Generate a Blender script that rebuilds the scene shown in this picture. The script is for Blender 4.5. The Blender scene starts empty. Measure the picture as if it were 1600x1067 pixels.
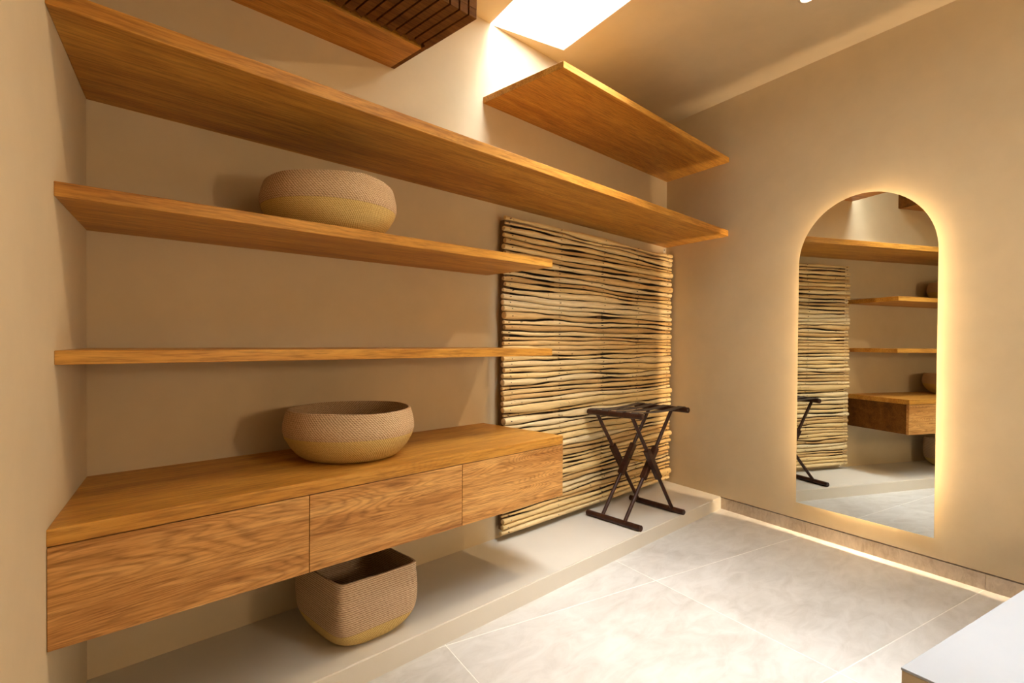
import bpy, bmesh, math, random
from mathutils import Vector, Matrix, noise

random.seed(7)
SC = bpy.context.scene
COL = SC.collection

# ------------------------------------------------------------------ measures
W, Q, QL = 3.1237, -0.2494, -0.2690        # back wall width, lean of right / left wall
D1, D2 = 0.4725, 0.3976                    # deep shelves / cabinet, shallow shelves
H = 2.4664
ZP, DP = 0.0719, 0.4439                    # platform
NQ = math.sqrt(1 + Q * Q)
UX, UY = Q / NQ, -1 / NQ                   # u: along the right wall towards the viewer
VX, VY = 1 / NQ, Q / NQ                    # v: towards the right wall


def uv(u, v):
    return (v * VX + u * UX, v * VY + u * UY)


# ------------------------------------------------------------------ camera
cam_d = bpy.data.cameras.new('camera')
cam = bpy.data.objects.new('camera', cam_d)
COL.objects.link(cam)
rt = Vector((0.70057999, -0.71353702, 0.00725315))
up = Vector((0.00319608, 0.01330215, 0.99990641))
fw = Vector((0.71356672, 0.70049124, -0.01159974))
m = Matrix.Identity(4)
for i in range(3):
    m[i][0], m[i][1], m[i][2] = rt[i], up[i], -fw[i]
m[0][3], m[1][3], m[2][3] = -0.25136, -1.85900, 1.0
cam.matrix_world = m
cam_d.sensor_fit = 'HORIZONTAL'
cam_d.sensor_width = 36
cam_d.lens = 856.33 * 36 / 1600
cam_d.shift_y = 11.327 / 1600
cam_d.clip_start = 0.02
SC.camera = cam

# ------------------------------------------------------------------ world / light / exposure
world = bpy.data.worlds.new('overcast_sky')
SC.world = world
world.use_nodes = True
bg = world.node_tree.nodes['Background']
bg.inputs[0].default_value = (0.90, 0.96, 1.0, 1)
bg.inputs[1].default_value = 30.0

SKY_V0, SKY_V1, SKY_U0, SKY_U1, SKY_H = 1.440, 1.864, -0.363, 2.60, 1.15
pl = bpy.data.lights.new('skylight_portal', 'AREA')
pl.shape = 'RECTANGLE'
pl.size, pl.size_y = SKY_V1 - SKY_V0, SKY_U1 - SKY_U0
pl.cycles.is_portal = True
po = bpy.data.objects.new('skylight_portal', pl)
COL.objects.link(po)
cx, cy = uv((SKY_U0 + SKY_U1) / 2, (SKY_V0 + SKY_V1) / 2)
po.matrix_world = Matrix(((VX, -UX, 0, cx), (VY, -UY, 0, cy), (0, 0, 1, H + SKY_H), (0, 0, 0, 1)))

WARM = (1.0, 0.70, 0.38)
LED_STRENGTH = 160.0
LAMP_POWER = 50.0
GLOBE_STRENGTH = 66.0

SC.view_settings.view_transform = 'Standard'
SC.view_settings.look = 'None'
SC.view_settings.gamma = 1
SC.view_settings.use_curve_mapping = False
SC.view_settings.exposure = 0.50


# ------------------------------------------------------------------ node helpers
class NT:
    def __init__(self, name):
        self.m = bpy.data.materials.new(name)
        self.m.use_nodes = True
        self.t = self.m.node_tree
        self.b = self.t.nodes['Principled BSDF']

    def n(self, typ, **kw):
        nd = self.t.nodes.new(typ)
        for k, v in kw.items():
            setattr(nd, k, v)
        return nd

    def l(self, a, b):
        self.t.links.new(a, b)

    def mapping(self, src, scale, add=None):
        mp = self.n('ShaderNodeMapping')
        self.l(src, mp.inputs['Vector'])
        mp.inputs['Scale'].default_value = scale
        if add is not None:
            self.l(add, mp.inputs['Location'])
        return mp.outputs[0]

    def noise(self, vec, scale, detail=4, rough=0.5, dist=0.0):
        nd = self.n('ShaderNodeTexNoise')
        self.l(vec, nd.inputs['Vector'])
        nd.inputs['Scale'].default_value = scale
        nd.inputs['Detail'].default_value = detail
        nd.inputs['Roughness'].default_value = rough
        nd.inputs['Distortion'].default_value = dist
        return nd.outputs['Fac']

    def ramp(self, fac, stops):
        nd = self.n('ShaderNodeValToRGB')
        self.l(fac, nd.inputs[0])
        e = nd.color_ramp.elements
        while len(e) < len(stops):
            e.new(0.5)
        for i, (p, c) in enumerate(stops):
            e[i].position = p
            e[i].color = (*c, 1)
        return nd.outputs[0]

    def mix(self, fac, a, b, mode='MIX'):
        nd = self.n('ShaderNodeMix', data_type='RGBA', blend_type=mode)
        if isinstance(fac, (int, float)):
            nd.inputs[0].default_value = fac
        else:
            self.l(fac, nd.inputs[0])
        for s, i in ((a, 6), (b, 7)):
            if isinstance(s, tuple):
                nd.inputs[i].default_value = (*s, 1)
            else:
                self.l(s, nd.inputs[i])
        return nd.outputs[2]

    def math(self, op, a, b=0.0):
        nd = self.n('ShaderNodeMath', operation=op)
        for s, i in ((a, 0), (b, 1)):
            if isinstance(s, (int, float)):
                nd.inputs[i].default_value = s
            else:
                self.l(s, nd.inputs[i])
        return nd.outputs[0]

    def bump(self, h, strength, dist=0.002):
        nd = self.n('ShaderNodeBump')
        nd.inputs['Strength'].default_value = strength
        nd.inputs['Distance'].default_value = dist
        self.l(h, nd.inputs['Height'])
        self.l(nd.outputs[0], self.b.inputs['Normal'])

    def obj(self):
        return self.n('ShaderNodeTexCoord').outputs['Object']

    def rnd(self, k=20.0):
        oi = self.n('ShaderNodeObjectInfo')
        return self.math('MULTIPLY', oi.outputs['Random'], k)


def plaster(name, c, var=0.06, rough=0.75):
    t = NT(name)
    o = t.obj()
    big = t.noise(o, 1.6, 4, 0.55, 0.4)
    mid = t.noise(o, 9.0, 5, 0.6, 0.2)
    d = tuple(x * (1 - var * 1.6) for x in c)
    e = tuple(min(1, x * (1 + var * 0.8)) for x in c)
    col = t.ramp(big, [(0.3, d), (0.7, e)])
    col = t.mix(0.25, col, t.ramp(mid, [(0.35, d), (0.65, e)]))
    t.l(col, t.b.inputs['Base Color'])
    t.b.inputs['Roughness'].default_value = rough
    t.b.inputs['Specular IOR Level'].default_value = 0.3
    t.bump(t.noise(o, 26, 6, 0.6), 0.10, 0.004)
    return t.m


def wood(name, dark, mid, light, figure=0.25, grain=1.0, rough=0.42, spec=0.3):
    t = NT(name)
    r = t.rnd(17.0)
    cmb = t.n('ShaderNodeCombineXYZ')
    for i in range(3):
        t.l(r, cmb.inputs[i])
    o = t.n('ShaderNodeVectorMath', operation='ADD')
    t.l(t.obj(), o.inputs[0])
    t.l(cmb.outputs[0], o.inputs[1])
    o = o.outputs[0]
    # slow bands along the board
    bands = t.noise(t.mapping(o, (0.9, 9 * grain, 9 * grain)), 1.6, 5, 0.6, 0.7)
    col = t.ramp(bands, [(0.31, dark), (0.5, mid), (0.69, light)])
    # cathedral figure: contour lines of a stretched noise field
    f = t.noise(t.mapping(o, (0.8, 6.5, 6.5)), 1.2, 2.0, 0.4, 0.5)
    jit = t.noise(t.mapping(o, (10, 90, 90)), 1.0, 2, 0.6)
    f = t.math('ADD', t.math('MULTIPLY', f, 60.0), t.math('MULTIPLY', jit, 0.9))
    rings = t.math('ABSOLUTE', t.math('SUBTRACT', t.math('FRACT', f), 0.5))
    lines = t.ramp(rings, [(0.0, (0.55, 0.5, 0.45)), (0.30, (1, 1, 1))])
    col = t.mix(figure, col, t.mix(1.0, col, lines, 'MULTIPLY'))
    # fine pores
    fine = t.noise(t.mapping(o, (9, 150, 150)), 1.0, 3, 0.7)
    pores = t.ramp(fine, [(0.36, (0.45, 0.38, 0.32)), (0.56, (1, 1, 1))])
    col = t.mix(0.66, col, t.mix(1.0, col, pores, 'MULTIPLY'))
    t.l(col, t.b.inputs['Base Color'])
    t.b.inputs['Roughness'].default_value = rough
    t.b.inputs['Specular IOR Level'].default_value = spec
    t.bump(fine, 0.12, 0.001)
    return t.m


def plain(name, c, rough=0.5, metal=0.0, spec=0.5, var=0.08):
    t = NT(name)
    nz = t.noise(t.obj(), 30, 3)
    col = t.ramp(nz, [(0.3, tuple(x * (1 - var) for x in c)), (0.7, tuple(min(1, x * (1 + var)) for x in c))])
    t.l(col, t.b.inputs['Base Color'])
    t.b.inputs['Roughness'].default_value = rough
    t.b.inputs['Metallic'].default_value = metal
    t.b.inputs['Specular IOR Level'].default_value = spec
    return t.m


def emitter(name, c, s):
    t = NT(name)
    t.b.inputs['Base Color'].default_value = (*c, 1)
    t.b.inputs['Emission Color'].default_value = (*c, 1)
    t.b.inputs['Emission Strength'].default_value = s
    return t.m


def tile_mat(name, lo, mi, hi, sc=1.0):
    t = NT(name)
    r = t.rnd(9.0)
    cmb = t.n('ShaderNodeCombineXYZ')
    t.l(r, cmb.inputs[0]); t.l(r, cmb.inputs[1])
    o = t.n('ShaderNodeVectorMath', operation='ADD')
    t.l(t.obj(), o.inputs[0]); t.l(cmb.outputs[0], o.inputs[1])
    o = o.outputs[0]
    a = t.noise(o, 1.7 * sc, 7, 0.62, 0.6)
    b = t.noise(t.mapping(o, (1.0, 2.2, 1.0)), 7.0 * sc, 6, 0.65, 0.8)
    col = t.ramp(a, [(0.30, lo), (0.5, mi), (0.68, hi)])
    col = t.mix(0.4, col, t.ramp(b, [(0.32, lo), (0.62, hi)]))
    t.l(col, t.b.inputs['Base Color'])
    t.l(t.ramp(b, [(0.3, (0.5, 0.5, 0.5)), (0.7, (0.36, 0.36, 0.36))]), t.b.inputs['Roughness'])
    t.b.inputs['Specular IOR Level'].default_value = 0.35
    t.bump(b, 0.06, 0.003)
    return t.m


def weave_mat(name, c0, c1, c2, scale=1.0, rows=0.3):
    t = NT(name)
    u = t.n('ShaderNodeTexCoord').outputs['UV']
    w1 = t.n('ShaderNodeTexWave', wave_type='BANDS', bands_direction='DIAGONAL')
    t.l(t.mapping(u, (70 * scale, 70 * scale, 1)), w1.inputs['Vector'])
    w1.inputs['Scale'].default_value = 1.0
    w1.inputs['Distortion'].default_value = 1.8
    w1.inputs['Detail'].default_value = 2
    w2 = t.n('ShaderNodeTexWave', wave_type='BANDS', bands_direction='Y')
    t.l(t.mapping(u, (1, 55 * scale, 1)), w2.inputs['Vector'])
    w2.inputs['Scale'].default_value = 1.0
    w2.inputs['Distortion'].default_value = 0.6
    h = t.math('ADD', t.math('MULTIPLY', w1.outputs['Fac'], 1 - rows), t.math('MULTIPLY', w2.outputs['Fac'], rows))
    spk = t.noise(t.mapping(u, (110 * scale, 220 * scale, 1)), 1.0, 3, 0.75)
    big = t.noise(t.mapping(u, (3, 22, 1)), 1.0, 3, 0.5)
    hh = t.math('ADD', t.math('MULTIPLY', h, 0.45), t.math('MULTIPLY', spk, 0.55))
    col = t.ramp(hh, [(0.25, c0), (0.5, c1), (0.75, c2)])
    col = t.mix(0.35, col, t.mix(1.0, col, t.ramp(big, [(0.3, (0.72, 0.7, 0.66)), (0.7, (1.0, 1.0, 1.0))]), 'MULTIPLY'))
    t.l(col, t.b.inputs['Base Color'])
    t.b.inputs['Roughness'].default_value = 0.8
    t.b.inputs['Specular IOR Level'].default_value = 0.2
    t.bump(hh, 0.6, 0.004)
    return t.m


def stick_mat(name):
    t = NT(name)
    oi = t.n('ShaderNodeObjectInfo')
    r = t.math('MULTIPLY', oi.outputs['Random'], 31.0)
    cmb = t.n('ShaderNodeCombineXYZ')
    for i in range(3):
        t.l(r, cmb.inputs[i])
    o = t.n('ShaderNodeVectorMath', operation='ADD')
    t.l(t.obj(), o.inputs[0]); t.l(cmb.outputs[0], o.inputs[1])
    o = o.outputs[0]
    tone = t.ramp(oi.outputs['Random'], [(0.0, (0.56, 0.36, 0.15)), (0.35, (0.73, 0.50, 0.225)), (0.75, (0.81, 0.60, 0.29)), (1.0, (0.82, 0.66, 0.40))])
    st = t.noise(t.mapping(o, (4, 60, 60)), 1.0, 5, 0.65, 0.5)
    col = t.mix(0.7, tone, t.mix(1.0, tone, t.ramp(st, [(0.3, (0.55, 0.5, 0.42)), (0.6, (1.05, 1.03, 1.0))]), 'MULTIPLY'))
    kn = t.noise(t.mapping(o, (30, 45, 45)), 1.0, 2, 0.5)
    col = t.mix(t.ramp(kn, [(0.70, (0, 0, 0)), (0.76, (0.8, 0.8, 0.8))]), col, (0.20, 0.11, 0.05))
    t.l(col, t.b.inputs['Base Color'])
    t.b.inputs['Roughness'].default_value = 0.6
    t.b.inputs['Specular IOR Level'].default_value = 0.3
    t.bump(st, 0.35, 0.003)
    return t.m


M = {}
M['wall'] = plaster('tan_plaster', (0.645, 0.520, 0.343))
M['platform'] = plaster('smooth_beige_plaster', (0.70, 0.645, 0.555), 0.03, 0.55)
M['shaft'] = plaster('white_shaft_paint', (0.86, 0.86, 0.84), 0.02)
M['tile'] = tile_mat('pale_stone_tile', (0.50, 0.465, 0.415), (0.66, 0.63, 0.585), (0.75, 0.73, 0.695))
M['bbtile'] = tile_mat('baseboard_stone_tile', (0.30, 0.23, 0.165), (0.48, 0.39, 0.30), (0.62, 0.53, 0.43), 3.5)
M['grout'] = plain('light_grout', (0.90, 0.87, 0.81), 0.85)
M['wood'] = wood('honey_wood', (0.42, 0.165, 0.022), (0.58, 0.270, 0.042), (0.69, 0.355, 0.068), 0.18)
M['drawer'] = wood('figured_honey_wood', (0.40, 0.165, 0.038), (0.62, 0.305, 0.085), (0.76, 0.42, 0.14), 0.65, 1.5, 0.45)
M['slat'] = wood('dark_honey_wood', (0.10, 0.036, 0.006), (0.16, 0.060, 0.010), (0.21, 0.085, 0.017), 0.12, 1.0, 0.7, 0.12)
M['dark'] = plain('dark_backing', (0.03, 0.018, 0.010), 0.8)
M['rack'] = wood('dark_walnut', (0.030, 0.0095, 0.005), (0.048, 0.015, 0.0075), (0.075, 0.025, 0.012), 0.1, 2.0, 0.32)
M['strap'] = plain('dark_brown_webbing', (0.085, 0.058, 0.042), 0.8)
M['brass'] = plain('brass', (0.65, 0.42, 0.12), 0.35, 1.0)
M['nail'] = plain('rusty_nail', (0.10, 0.05, 0.03), 0.6)
M['stick'] = stick_mat('bleached_branch')
M['batten'] = plain('dark_batten_wood', (0.16, 0.09, 0.045), 0.8)  # plain dark brown for the battens and the baseboard backing
M['steel'] = plain('painted_bracket', (0.70, 0.64, 0.54), 0.5)
M['weave'] = weave_mat('pinkish_palm_weave', (0.30, 0.185, 0.098), (0.60, 0.41, 0.245), (0.80, 0.61, 0.41))
M['straw'] = weave_mat('straw_weave', (0.40, 0.25, 0.072), (0.66, 0.46, 0.165), (0.82, 0.62, 0.28), 1.2)
M['coil'] = weave_mat('coiled_palm_weave', (0.27, 0.165, 0.092), (0.57, 0.39, 0.245), (0.76, 0.58, 0.40), 0.9, 0.85)
M['white'] = plain('white_solid_surface', (0.37, 0.395, 0.43), 0.35, 0, 0.5, 0.01)
M['mirror'] = plain('mirror_silver', (0.80, 0.83, 0.80), 0.0, 1.0, 0.5, 0.0)
M['led'] = emitter('warm_led', (1.0, 0.75, 0.46), LED_STRENGTH)
M['lens'] = emitter('warm_lens', (1.0, 0.86, 0.66), 30.0)
M['globe'] = emitter('opal_globe', (1.0, 0.80, 0.54), GLOBE_STRENGTH)
M['trimwhite'] = plain('warm_white_trim', (0.62, 0.50, 0.37), 0.6)


# ------------------------------------------------------------------ mesh helpers
def mesh_obj(name, bm, mat, parent=None, smooth=False, bevel=0.0, segs=2):
    if bevel:
        bmesh.ops.bevel(bm, geom=bm.edges[:], offset=bevel, segments=segs, affect='EDGES', profile=0.5, clamp_overlap=True)
    bmesh.ops.recalc_face_normals(bm, faces=bm.faces[:])
    me = bpy.data.meshes.new(name)
    bm.to_mesh(me)
    bm.free()
    me.materials.append(mat)
    if smooth:
        for p in me.polygons:
            p.use_smooth = True
    o = bpy.data.objects.new(name, me)
    COL.objects.link(o)
    if parent is not None:
        o.parent = parent
        wm = parent.get('_mw')
        base = Vector(parent['_base'])
        for v in me.vertices:
            v.co -= base
    return o


def empty(name, loc=(0, 0, 0)):
    o = bpy.data.objects.new(name, None)
    o.empty_display_size = 0.1
    o.location = loc
    COL.objects.link(o)
    o['_base'] = list(loc)
    return o


def tag(o, label=None, cat=None, group=None, kind=None):
    for k, v in (('label', label), ('category', cat), ('group', group), ('kind', kind)):
        if v:
            o[k] = v
    return o


def prism(bm, poly, z0, z1):
    """poly: xy list; z0/z1 numbers or callables of x."""
    f0 = z0 if callable(z0) else (lambda x: z0)
    f1 = z1 if callable(z1) else (lambda x: z1)
    a = [bm.verts.new((x, y, f0(x))) for x, y in poly]
    b = [bm.verts.new((x, y, f1(x))) for x, y in poly]
    n = len(poly)
    bm.faces.new(a[::-1])
    bm.faces.new(b)
    for i in range(n):
        bm.faces.new((a[i], a[(i + 1) % n], b[(i + 1) % n], b[i]))
    return bm


def P(poly, z0, z1):
    return prism(bmesh.new(), poly, z0, z1)


def uvbox(u0, u1, v0, v1, z0, z1):
    return P([uv(u0, v0), uv(u0, v1), uv(u1, v1), uv(u1, v0)], z0, z1)


def tube(bm, pts, radii, sides=10, cap=True, squash=1.0):
    pts = [Vector(p) for p in pts]
    rings = []
    for i, p in enumerate(pts):
        d = (pts[min(i + 1, len(pts) - 1)] - pts[max(i - 1, 0)]).normalized()
        ref = Vector((0, 0, 1)) if abs(d.z) < 0.95 else Vector((1, 0, 0))
        a = d.cross(ref).normalized()
        b = a.cross(d).normalized()
        r = radii[i] if hasattr(radii, '__len__') else radii
        rings.append([bm.verts.new(p + (a * math.cos(t) * squash + b * math.sin(t)) * r)
                      for t in [2 * math.pi * k / sides for k in range(sides)]])
    for i in range(len(rings) - 1):
        for k in range(sides):
            bm.faces.new((rings[i][k], rings[i][(k + 1) % sides], rings[i + 1][(k + 1) % sides], rings[i + 1][k]))
    if cap:
        bm.faces.new(rings[0][::-1])
        bm.faces.new(rings[-1])
    return bm


def rod(bm, a, b, r, sides=16, chamfer=0.0):
    a, b = Vector(a), Vector(b)
    d = (b - a).normalized()
    if chamfer:
        return tube(bm, [a, a + d * chamfer, b - d * chamfer, b], [r - chamfer, r, r, r - chamfer], sides)
    return tube(bm, [a, b], r, sides)


def smooth_by_angle(o, ang=0.7):
    me = o.data
    for p in me.polygons:
        p.use_smooth = True
    bm = bmesh.new()
    bm.from_mesh(me)
    for e in bm.edges:
        if len(e.link_faces) == 2 and e.calc_face_angle(0) > ang:
            e.smooth = False
    bm.to_mesh(me)
    bm.free()
    return o


# ------------------------------------------------------------------ the room
UF = 2.75        # front wall behind the viewer
# back wall
tag(mesh_obj('wall_back', P([(-0.12, 0.0), (W + 0.12, 0.0), (W + 0.12, 0.12), (-0.12, 0.12)], -0.05, H), M['wall']),
    'tan plastered back wall behind the wooden shelves', 'wall', kind='structure')
# left wall: from the back corner towards the viewer
L = 2.95
tag(mesh_obj('wall_left', P([(0, 0), (QL * L, -L), (QL * L - 0.12, -L), (-0.12, 0)], -0.05, H), M['wall']),
    'tan plastered left wall that carries the shelf ends', 'wall', kind='structure')
# right wall stands proud above the baseboard, with a shadow gap
BB = 0.0655
tag(mesh_obj('wall_right', uvbox(-0.9, UF, W / NQ, W / NQ + 0.12, BB + 0.006, H), M['wall']),
    'tan plastered right wall behind the lit arched mirror', 'wall', kind='structure')
tag(mesh_obj('wall_front', uvbox(UF, UF + 0.12, -0.2, W / NQ + 0.12, -0.05, H), M['wall']),
    'tan plastered wall behind the viewer', 'wall', kind='structure')

# ceiling with a rectangular skylight opening
bm = bmesh.new()
CU0, CU1, CV0, CV1 = -0.95, UF + 0.12, -0.25, W / NQ + 0.12
for a, b, c, d in ((CU0, SKY_U0, CV0, CV1), (SKY_U1, CU1, CV0, CV1), (SKY_U0, SKY_U1, CV0, SKY_V0), (SKY_U0, SKY_U1, SKY_V1, CV1)):
    prism(bm, [uv(a, c), uv(a, d), uv(b, d), uv(b, c)], H, H + 0.06)
tag(mesh_obj('ceiling', bm, M['wall']), 'flat tan plastered ceiling with a skylight opening', 'ceiling', kind='structure')

# skylight shaft
sky = tag(empty('window_1', (*uv(0.4, 1.65), H)), 'white skylight shaft opening through the ceiling', 'skylight', kind='structure')
T = 0.05
for a, b, c, d in ((SKY_U0 - T, SKY_U0, SKY_V0 - T, SKY_V1 + T), (SKY_U1, SKY_U1 + T, SKY_V0 - T, SKY_V1 + T),
                   (SKY_U0, SKY_U1, SKY_V0 - T, SKY_V0), (SKY_U0, SKY_U1, SKY_V1, SKY_V1 + T)):
    mesh_obj('shaft_panel', uvbox(a, b, c, d, H + 0.0005, H + SKY_H), M['shaft'], sky)

# floor: grout bed with stone tiles laid along the right wall
floor = tag(mesh_obj('floor', uvbox(-0.9, UF, -0.15, W / NQ, -0.06, -0.0006), M['grout']), 'pale stone tiled floor with light grout joints', 'floor', kind='structure')
floor['_base'] = [0, 0, 0]
us = [-0.9, -0.525, 0.225, 0.974, 1.723, UF]
vs = [-0.15, 0.0, 0.965, 1.931, W / NQ]
G = 0.0020
for i in range(len(us) - 1):
    for j in range(len(vs) - 1):
        a, b, c, d = us[i] + G, us[i + 1] - G, vs[j] + G, vs[j + 1] - G
        bm = uvbox(a, b, c, d, -0.012, 0.0)
        bmesh.ops.bevel(bm, geom=[e for e in bm.edges if all(v.co.z > -0.001 for v in e.verts)], offset=0.0005, segments=1, affect='EDGES')
        mesh_obj('tile', bm, M['tile'], floor)

# raised platform along the back wall
bm = P([(0, 0), (W, 0), (W + Q * DP, -DP), (QL * DP, -DP)], -0.001, ZP)
bmesh.ops.bevel(bm, geom=[e for e in bm.edges if all(v.co.z > 0.05 and v.co.y < -0.4 for v in e.verts)], offset=0.004, segments=3, affect='EDGES')
tag(mesh_obj('trim_1', bm, M['platform']), 'low beige plastered platform running along the back wall', 'platform', kind='structure')

# stone baseboard under the right wall, in lengths, below a shadow gap
bb = tag(empty('baseboard_right', (*uv(1.0, W / NQ), 0)), 'beige stone baseboard along the right wall', 'baseboard', kind='structure')
u_plat = (Q * (W + Q * DP) + DP) / NQ
ub = [u_plat + 0.001, 0.227, 0.979, 1.73, 2.48, UF]
for i in range(len(ub) - 1):
    mesh_obj('baseboard_tile', uvbox(ub[i] + 0.0008, ub[i + 1] - 0.0008, W / NQ - 0.001, W / NQ + 0.02, 0.0, BB), M['bbtile'], bb)
mesh_obj('baseboard_backing', uvbox(-0.9, UF, W / NQ + 0.02, W / NQ + 0.1, -0.05, BB + 0.006), M['batten'], bb)


# ------------------------------------------------------------------ shelves
def shelf(name, x1, depth, z0, z1, label, right_wall=False, x0wall=True, x0=0.0, z0r=None):
    xr_b = x1
    xr_f = x1 + Q * depth if right_wall else x1
    xl_f = QL * depth if x0wall else x0
    poly = [(x0, -0.0005), (xr_b, -0.0005), (xr_f, -depth), (xl_f, -depth)]
    if z0r is None:
        bm = P(poly, z0, z1)
    else:
        s = (z0r - z0) / x1
        bm = P(poly, lambda x: z0 + s * max(x, 0), lambda x: z1 + s * max(x, 0))
    cxm = (x0 + x1) / 2
    o = mesh_obj(name, bm, M['wood'], None, False, 0.0012, 1)
    tag(o, label, 'shelf', 'honey wood wall shelves')
    return o


ZA, TA = 1.6456, 0.0352
ZB, ZBR, TB = 1.2937, 1.3083, 0.031
ZC, TC = 0.9468, 0.0295
ZK, ZKM, ZKB, XK = 0.6285, 0.5948, 0.3888, 1.4567
ZD, TD, XD = 2.0879, 0.028, 1.4412
shelf('wall_shelf', W, D1, ZA, ZA + TA, 'long honey wood shelf running wall to wall above the stick screen', True)
shelf('wall_shelf', 1.4720, D2, ZB, ZB + TB, 'honey wood shelf that carries a round basket', z0r=ZBR)
shelf('wall_shelf', 1.4741, D2, ZC, ZC + TC, 'empty honey wood shelf at eye level above the drawers')
shelf('wall_shelf', W, D1, ZD, ZD + TD, 'short honey wood shelf high in the right corner near the skylight', True, False, XD)

# ------------------------------------------------------------------ drawer cabinet
cab = tag(empty('drawer_cabinet', (0.7, -0.22, ZKB)), 'floating honey wood cabinet with three plain drawer fronts', 'cabinet')
DT = 0.020
mesh_obj('cabinet_body', P([(0, -0.0005), (XK, -0.0005), (XK, -D1 + DT + 0.001), (QL * (D1 - DT - 0.001), -D1 + DT + 0.001)], ZKB + 0.0005, ZKM - 0.0005), M['slat'], cab, bevel=0.0008, segs=1)
mesh_obj('top', P([(0, -0.0005), (XK, -0.0005), (XK, -D1), (QL * D1, -D1)], ZKM, ZK), M['wood'], cab, bevel=0.0015, segs=2)
xs = [None, 0.4041, 0.9304, XK]
for i in range(3):
    g = 0.0011
    x1 = xs[i + 1] - (g if i < 2 else 0)
    if i == 0:
        poly = [(QL * (D1 - DT) + g, -D1 + DT), (x1, -D1 + DT), (x1, -D1), (QL * D1 + g, -D1)]
    else:
        x0 = xs[i] + g
        poly = [(x0, -D1 + DT), (x1, -D1 + DT), (x1, -D1), (x0, -D1)]
    mesh_obj('drawer', P(poly, ZKB, ZKM - 0.0022), M['drawer'], cab, bevel=0.0006, segs=1)

# ------------------------------------------------------------------ slatted box under the ceiling
ZE, XE, DE, PITCH = 2.0721, 0.969, 0.486, 0.0386
box = tag(empty('slatted_box', (0.45, -0.24, ZE)), 'dark wooden slatted box hanging below the ceiling above the long shelf', 'slatted box')
mesh_obj('bottom_board', P([(0, -0.0005), (XE - 0.018, -0.0005), (XE - 0.018, -0.203), (QL * 0.203, -0.203)], ZE, ZE + 0.036), M['wood'], box, bevel=0.001, segs=1)
mesh_obj('end_panel', P([(XE - 0.018, -0.0005), (XE, -0.0005), (XE, -DE + 0.02), (XE - 0.018, -DE + 0.02)], ZE + 0.001, H - 0.001), M['slat'], box, bevel=0.001, segs=1)
mesh_obj('inner_backing', P([(0, -0.2032), (XE - 0.0185, -0.2032), (XE - 0.0185, -DE + 0.034), (QL * (DE - 0.034), -DE + 0.034)], ZE + 0.036, ZE + 0.042), M['slat'], box)
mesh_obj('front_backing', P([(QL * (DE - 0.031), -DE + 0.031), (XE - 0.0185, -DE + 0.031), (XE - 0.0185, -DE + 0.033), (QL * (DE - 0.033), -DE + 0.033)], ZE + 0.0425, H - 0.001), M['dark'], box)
SLW = 0.0325
k = 0
x1 = XE
while x1 - SLW > -0.12:
    x0 = x1 - SLW
    # L-shaped slat: along the underside, then up the front
    bm = bmesh.new()
    zt = 0.030
    yb0, yb1 = -0.2345, -0.2140
    if x0 > -0.06:
        prism(bm, [(x0, yb0), (x1, yb1), (x1, -DE + 0.0005), (x0, -DE + 0.0005)], ZE, ZE + zt)
    mesh_obj('slat', bm, M['slat'], box, bevel=0.0008, segs=1) if len(bm.verts) else bm.free()
    mesh_obj('front_slat', P([(x0, -DE), (x1, -DE), (x1, -DE + 0.028), (x0, -DE + 0.028)], ZE + (zt if x0 > -0.06 else 0), H - 0.001), M['slat'], box, bevel=0.0008, segs=1)
    x1 -= PITCH
    k += 1

# ------------------------------------------------------------------ mirror with backlight
S0, S1, MZ0, MZ1 = 0.1955, 0.8125, 0.169, 1.7215
mw = Matrix(((UX, 0, -VX, 0), (UY, 0, -VY, 0), (0, 1, 0, 0), (0, 0, 0, 1)))
ox, oy = uv((S0 + S1) / 2, W / NQ)
mw[0][3], mw[1][3], mw[2][3] = ox, oy, MZ0
mir = bpy.data.objects.new('arched_mirror', None)
COL.objects.link(mir)
mir.matrix_world = mw
mir['_base'] = [0, 0, 0]
tag(mir, 'tall frameless arched mirror with warm light glowing behind it', 'mirror')


def arch(inset, n=40):
    r = (S1 - S0) / 2 - inset
    zc = (MZ1 - MZ0) - (S1 - S0) / 2
    pts = [(-r, inset), (r, inset)]
    for i in range(n + 1):
        a = math.pi * i / n
        pts.append((r * math.cos(a), zc + r * math.sin(a)))
    return pts


def arch_slab(name, inset, d0, d1, mat, sides=True, caps=True, inset1=None):
    bm = bmesh.new()
    a = [bm.verts.new((x, y, d0)) for x, y in arch(inset)]
    b = [bm.verts.new((x, y, d1)) for x, y in arch(inset if inset1 is None else inset1)]
    n = len(a)
    if caps:
        bm.faces.new(a[::-1]); bm.faces.new(b)
    if sides:
        for i in range(n):
            bm.faces.new((a[i], a[(i + 1) % n], b[(i + 1) % n], b[i]))
    return mesh_obj(name, bm, mat, mir)


arch_slab('mirror_pane', 0.0, 0.0340, 0.0390, M['mirror'])
arch_slab('back_box', 0.150, 0.0005, 0.0335, M['trimwhite'])
led = arch_slab('light_strip', 0.1485, 0.004, 0.018, M['led'], True, False)

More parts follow.
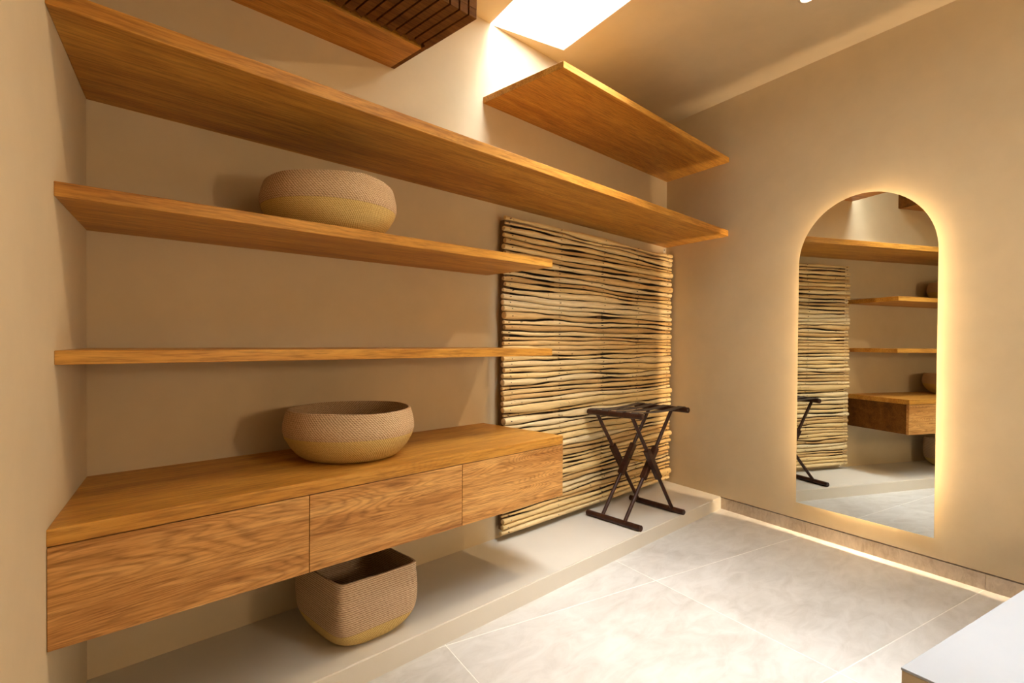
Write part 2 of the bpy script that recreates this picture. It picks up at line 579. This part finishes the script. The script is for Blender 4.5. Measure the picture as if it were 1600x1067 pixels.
# ------------------------------------------------------------------ ceiling downlight
lx, ly = 2.285, -1.105
dl = tag(empty('downlight', (lx, ly, H)), 'small round warm recessed spotlight in the ceiling', 'ceiling light')
bm = bmesh.new()
n = 32
prof = [(0.0235, -0.0005), (0.0235, -0.003), (0.026, -0.004), (0.034, -0.0025), (0.035, -0.0002)]
rings = [[bm.verts.new((lx + r * math.cos(2 * math.pi * i / n), ly + r * math.sin(2 * math.pi * i / n), H + z)) for i in range(n)] for r, z in prof]
for a, b in zip(rings[:-1], rings[1:]):
    for i in range(n):
        bm.faces.new((a[i], a[(i + 1) % n], b[(i + 1) % n], b[i]))
mesh_obj('trim_ring', bm, M['trimwhite'], dl, True)
bm = bmesh.new()
bm.faces.new([bm.verts.new((lx + 0.0234 * math.cos(-2 * math.pi * i / n), ly + 0.0234 * math.sin(-2 * math.pi * i / n), H - 0.0012)) for i in range(n)])
mesh_obj('lens', bm, M['lens'], dl)
ld = bpy.data.lights.new('downlight_lamp', 'SPOT')
ld.shadow_soft_size = 0.012
ld.spot_size = math.radians(94)
ld.spot_blend = 0.85
ld.energy = LAMP_POWER
ld.color = WARM
lo = bpy.data.objects.new('downlight_lamp', ld)
COL.objects.link(lo)
lo.parent = dl
lo.location = (0, 0, -0.006)
lo.rotation_euler = (Vector((0.3, -0.7, 0.6)) - Vector((lx, ly, H))).to_track_quat('-Z', 'Y').to_euler()   # swivelled towards the shelves

# ------------------------------------------------------------------ unseen globe lamp added for front fill; shelf shadows point to a light there
gx, gy = uv(UF - 0.13, 1.95)
gl = tag(empty('front_fill_lamp', (*uv(UF, 1.95), 1.22)), 'unseen round opal glass lamp added behind the viewer for front light', 'wall lamp')
smooth_by_angle(mesh_obj('backplate', rod(bmesh.new(), (*uv(UF - 0.0005, 1.95), 1.22), (*uv(UF - 0.016, 1.95), 1.22), 0.05, 24, 0.003), M['brass'], gl))
smooth_by_angle(mesh_obj('arm', rod(bmesh.new(), (*uv(UF - 0.014, 1.95), 1.22), (*uv(UF - 0.05, 1.95), 1.22), 0.010, 12), M['brass'], gl))
bm = bmesh.new()
bmesh.ops.create_icosphere(bm, subdivisions=3, radius=0.09, matrix=Matrix.Translation((gx, gy, 1.22)))
mesh_obj('globe', bm, M['globe'], gl, True)

# ------------------------------------------------------------------ white bench top, bottom right
bench = tag(empty('bench', (*uv(1.9, 2.1), 0)), 'white topped built-in bench in the lower right corner', 'bench')
BU, BV, BZ = None, None, 0.45
bx, by = 0.881, -1.684
BU = (Q * bx - by) / NQ
BV = (bx - Q * by * -1 * -1) / NQ
BV = (bx + Q * by) / NQ
bm = uvbox(BU, BU + 0.60, BV, W / NQ - 0.001, BZ - 0.005, BZ)
mesh_obj('bench_top', bm, M['white'], bench, bevel=0.0012, segs=2)
mesh_obj('bench_base', uvbox(BU + 0.0006, BU + 0.599, BV + 0.0006, W / NQ - 0.0012, 0.001, BZ - 0.0052), M['wall'], bench, bevel=0.002, segs=2)

# ------------------------------------------------------------------ stick screen
SX0, SX1, SZ0, SZ1, SY = 1.528, 3.082, 0.100, 1.590, -0.055
scr = tag(empty('stick_screen', ((SX0 + SX1) / 2, -0.04, SZ0)), 'wall panel of pale horizontal branches in the corner behind the luggage rack', 'screen')
NST, NX = 56, 44
heights = [random.uniform(0.75, 1.3) for _ in range(NST)]
tot = sum(heights)
bounds = [SZ0]
for h in heights:
    bounds.append(bounds[-1] + h * (SZ1 - SZ0) / tot)


def bz(k, x):
    b = bounds[k]
    if k == 0 or k == NST:
        return b + 0.004 * noise.noise((x * 1.7, k * 9.1, 3))
    return b + 0.011 * noise.noise((x * 1.3, k * 0.33, 0)) + 0.0105 * noise.noise((x * 2.6, k * 5.7, 1)) + 0.0030 * noise.noise((x * 9.0, k * 7.3, 2))


for k in range(NST):
    xa = SX0 + random.uniform(-0.008, 0.007)
    xb = SX1 + random.uniform(-0.016, 0.008)
    pts, rad = [], []
    yo = random.uniform(-0.003, 0.003)
    for i in range(NX + 1):
        x = xa + (xb - xa) * i / NX
        lo_, hi_ = bz(k, x), bz(k + 1, x)
        gap = 0.011 * max(0.0, noise.noise((x * 1.9, k * 3.9, 8)) - 0.02) + 0.011 * max(0.0, noise.noise((x * 4.1, k * 2.3, 5)) - 0.08)
        r = max(0.0050, (hi_ - lo_) / 2 - gap - 0.0007)
        r *= 1 + 0.05 * noise.noise((x * 22, k * 4.4, 6))
        c = (lo_ + hi_) / 2 + gap * 0.6 * noise.noise((x * 2.0, k * 6.1, 4))
        pts.append((x, SY - 0.0006 + yo + 0.004 * noise.noise((x * 2, k * 3.3, 11)) - (r - 0.012) * 0.3, c))
        rad.append(r)
    d0 = 0.003
    pts = [(pts[0][0] - d0 * .3, *pts[0][1:])] + pts + [(pts[-1][0] + d0 * .3, *pts[-1][1:])]
    rad = [rad[0] * 0.8] + rad + [rad[-1] * 0.8]
    bm = tube(bmesh.new(), pts, rad, 9)
    o = mesh_obj('stick', bm, M['stick'], scr)
    smooth_by_angle(o, 0.9)
# vertical battens behind, nails in front
mesh_obj('backing_board', P([(SX0 + 0.035, -0.0118), (SX1 - 0.03, -0.0118), (SX1 - 0.03, -0.006), (SX0 + 0.035, -0.006)], SZ0 + 0.02, SZ1 - 0.02), M['dark'], scr)  # added dark board, so no lit wall shows in the gaps between sticks
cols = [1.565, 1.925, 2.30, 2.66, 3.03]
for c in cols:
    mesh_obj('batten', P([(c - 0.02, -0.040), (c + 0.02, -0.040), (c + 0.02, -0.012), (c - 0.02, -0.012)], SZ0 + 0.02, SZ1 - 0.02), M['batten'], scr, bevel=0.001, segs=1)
bm = bmesh.new()
for c in cols:
    for k in range(NST):
        x = c + random.uniform(-0.012, 0.012)
        z = (bz(k, x) + bz(k + 1, x)) / 2 + random.uniform(-0.002, 0.002)
        r = (bz(k + 1, x) - bz(k, x)) / 2
        yy = SY - r * 1.0 - (r - 0.012) * 0.3 - 0.0035
        tube(bm, [(x, yy + 0.012, z), (x, yy, z)], 0.0019, 6)
tag(mesh_obj('nails', bm, M['nail'], scr), kind='stuff', label='small dark nail heads')
bm = P([(3.078, -0.0005), (3.104, -0.0005), (3.104, -0.004), (3.078, -0.004)], 1.585, 1.640)
br = mesh_obj('wall_bracket', bm, M['steel'], scr, bevel=0.0008, segs=1)
br['_base'] = scr['_base']
bm = rod(bmesh.new(), (3.091, -0.003, 1.626), (3.091, -0.0065, 1.626), 0.004, 12, 0.001)
mesh_obj('screw', bm, M['nail'], br)

# ------------------------------------------------------------------ luggage rack
rk = tag(empty('luggage_rack', (2.34, -0.255, ZP)), 'folding dark wood luggage rack with brown straps in front of the stick screen', 'luggage rack')


def lerp(a, b, t):
    return tuple(a[i] + (b[i] - a[i]) * t for i in range(3))


RB = 0.0155
zf, zt = ZP + RB + 0.0003, ZP + 0.560
f1 = ((2.141, -0.088, zf), (2.116, -0.436, zf))
f2 = ((2.553, -0.096, zf), (2.510, -0.460, zf))
t1 = ((2.140, -0.088, zt), (2.166, -0.410, zt))
t2 = ((2.600, -0.096, zt), (2.592, -0.440, zt))
for a, b in (f1, f2):
    smooth_by_angle(mesh_obj('foot_bar', rod(bmesh.new(), a, b, RB, 18, 0.003), M['rack'], rk))
for a, b in (t1, t2):
    smooth_by_angle(mesh_obj('top_bar', rod(bmesh.new(), a, b, RB, 18, 0.003), M['rack'], rk))


def sleeve(a, b, half, w):
    """square block around the middle of a leg"""
    a, b = Vector(a), Vector(b)
    d = (b - a).normalized()
    mid = (a + b) / 2
    yv = Vector((0, 1, 0)); yv = (yv - d * yv.dot(d)).normalized()
    s = d.cross(yv)
    bm = bmesh.new()
    vs_ = []
    for t in (-half, half):
        vs_.append([bm.verts.new(mid + d * t + yv * w * i + s * w * 1.05 * j) for i, j in ((-1, -1), (1, -1), (1, 1), (-1, 1))])
    bm.faces.new(vs_[0][::-1]); bm.faces.new(vs_[1])
    for i in range(4):
        bm.faces.new((vs_[0][i], vs_[0][(i + 1) % 4], vs_[1][(i + 1) % 4], vs_[1][i]))
    return bm


mids = []
for low, top, fr in ((f2, t1, (0.165, 0.80)), (f1, t2, (0.29, 0.70))):
    for fq in fr:
        a, b = lerp(*low, fq), lerp(*top, fq)
        lg = mesh_obj('leg', rod(bmesh.new(), a, b, 0.0098, 14), M['rack'], rk)
        smooth_by_angle(lg)
        lg['_base'] = rk['_base']
        mesh_obj('leg_block', sleeve(a, b, 0.098, 0.0145), M['rack'], lg, bevel=0.0015, segs=1)
        mids.append((Vector(a) + Vector(b)) / 2)
mesh_obj('brass_rod', rod(bmesh.new(), mids[2] + Vector((0, 0.01, 0)), mids[3] - Vector((0, 0.01, 0)), 0.004, 10), M['brass'], rk, True)
for i, fq in enumerate((0.11, 0.34, 0.60, 0.87)):
    a, b = Vector(lerp(*t1, fq)), Vector(lerp(*t2, fq))
    bm = bmesh.new()
    w = 0.021
    prof = []
    R = RB + 0.0008
    for s_ in range(-4, 1):
        th = math.pi / 2 + (-s_) * math.pi / 15
        prof.append(a + Vector((math.cos(th) * R, 0, math.sin(th) * R)))
    for s_ in range(1, 10):
        t = s_ / 10
        prof.append(a.lerp(b, t) + Vector((0, 0, R - 0.012 * math.sin(math.pi * t))))
    for s_ in range(0, 5):
        th = math.pi / 2 - s_ * math.pi / 15
        prof.append(b + Vector((math.cos(th) * R, 0, math.sin(th) * R)))
    rows = []
    for j, p in enumerate(prof):
        d = (prof[min(j + 1, len(prof) - 1)] - prof[max(j - 1, 0)]).normalized()
        nn = Vector((-d.z, 0, d.x))
        rows.append([bm.verts.new(p + Vector((0, sy * w, 0)) + nn * (0.0022 * o_)) for sy, o_ in ((-1, 0), (1, 0), (1, 1), (-1, 1))])
    for r0, r1 in zip(rows[:-1], rows[1:]):
        for i4 in range(4):
            bm.faces.new((r0[i4], r0[(i4 + 1) % 4], r1[(i4 + 1) % 4], r1[i4]))
    bm.faces.new(rows[0][::-1]); bm.faces.new(rows[-1])
    smooth_by_angle(mesh_obj('strap', bm, M['strap'], rk))


# ------------------------------------------------------------------ baskets
def basket_part(name, mat, parent, sect, z0, z1, rings, inner, wob, closed_bottom):
    """sect(z, t) -> outline point for angle t at height z; thin double wall."""
    n = 72
    bm = bmesh.new()
    uvl = bm.loops.layers.uv.new('UVMap')
    zs = [z0 + (z1 - z0) * i / rings for i in range(rings + 1)]
    grid = []

    def ring(z, s):
        out = []
        for i in range(n):
            t = 2 * math.pi * i / n
            x, y = sect(z, t, s)
            out.append(bm.verts.new((x, y, z + wob(z, t))))
        return out
    outer = [ring(z, 0.0) for z in zs]
    rows = list(outer)
    if inner:
        rows += [ring(z, 0.006) for z in reversed(zs)]
    perim = 2.0
    for a in range(len(rows) - 1):
        for i in range(n):
            f = bm.faces.new((rows[a][i], rows[a][(i + 1) % n], rows[a + 1][(i + 1) % n], rows[a + 1][i]))
            uu = (i / n * 1.3, (i + 1) / n * 1.3)
            va, vb = rows[a][i].co.z, rows[a + 1][i].co.z
            for lp, c in zip(f.loops, ((uu[0], va), (uu[1], va), (uu[1], vb), (uu[0], vb))):
                lp[uvl].uv = c
    if closed_bottom:
        f = bm.faces.new(rows[0][::-1])
        f2_ = bm.faces.new(rows[-1]) if inner else None
    o = mesh_obj(name, bm, mat, parent)
    smooth_by_angle(o, 1.0)
    return o


def round_basket(x, y, z, wav, label, seed):
    t = tag(empty('round_basket', (x, y, z)), label, 'basket', 'wide low woven baskets')
    hh, zb = 0.156, 0.078
    prof = [(0.0, 0.132), (0.004, 0.146), (0.015, 0.162), (0.04, 0.184), (0.068, 0.200), (0.090, 0.2065), (0.110, 0.2060), (0.135, 0.2005), (0.158, 0.1935)]

    def rr(zz):
        zz = max(0, min(0.158, zz))
        for (a, ra), (b, rb) in zip(prof[:-1], prof[1:]):
            if zz <= b:
                f = (zz - a) / (b - a)
                return ra + (rb - ra) * f
        return prof[-1][1]

    def sect(zz, th, s):
        r = rr(zz - z) - s
        r *= 1 + 0.008 * math.sin(2 * th + seed) * (zz - z) / hh + 0.005 * math.sin(3 * th + 2 * seed) * (zz - z) / hh
        return x + r * math.cos(th), y + r * math.sin(th)

    def wob(zz, th):
        f = max(0, (zz - z - zb) / (hh - zb))
        return wav * f * f * (0.0035 * math.sin(2 * th + seed * 1.7) + 0.002 * math.sin(5 * th + seed))
    basket_part('basket_base', M['straw'], t, sect, z + 0.0003, z + zb, 14, True, lambda a, b: 0, True)
    basket_part('basket_side', M['weave'], t, sect, z + zb + 0.0001, z + hh, 14, True, wob, False)
    return t


round_basket(0.655, -0.232, ZK, 0.4, 'round straw basket with a pale rim sitting on the drawer cabinet', 0.6)
zsh = ZB + TB + (ZBR - ZB) * 0.6 / 1.472
round_basket(0.593, -0.213, zsh + 0.0015, 1.2, 'round two-tone basket sitting on the upper shelf, seen from below', 2.9)

# square-topped basket on the platform
bxc, byc, bz0 = 0.667, -0.250, ZP
sq = tag(empty('square_basket', (bxc, byc, bz0)), 'tall square-mouthed woven basket under the drawer cabinet', 'basket')
hh, zb = 0.215, 0.060
HX, HY = 0.138, 0.153


def sq_sect(zz, th, s):
    f = max(0.0, min(1.0, (zz - bz0) / hh))
    e = 2.8 + 14.0 * min(1, f * 1.5) ** 1.3
    k_ = 0.70 + 0.30 * math.sqrt(max(0, 1 - (1 - min(1, f / 0.42)) ** 2.3))
    k_ *= 1.0 + 0.035 * math.sin(math.pi * min(1, f * 1.1)) 
    c, sn = math.cos(th), math.sin(th)
    r = (abs(c) ** e + abs(sn) ** e) ** (-1 / e)
    return bxc + (HX * k_ - s) * r * c, byc + (HY * k_ - s) * r * sn


def sq_wob(zz, th):
    f = max(0, (zz - bz0 - zb) / (hh - zb))
    return f * f * (0.0012 * math.cos(4 * (th - math.pi / 4)) + 0.0010 * math.sin(3 * th + 1))


basket_part('basket_base', M['straw'], sq, sq_sect, bz0 + 0.0003, bz0 + zb, 14, True, lambda a, b: 0, True)
basket_part('basket_side', M['coil'], sq, sq_sect, bz0 + zb + 0.0001, bz0 + hh, 18, True, sq_wob, False)

for o in bpy.data.objects:
    if '_base' in o:
        del o['_base']
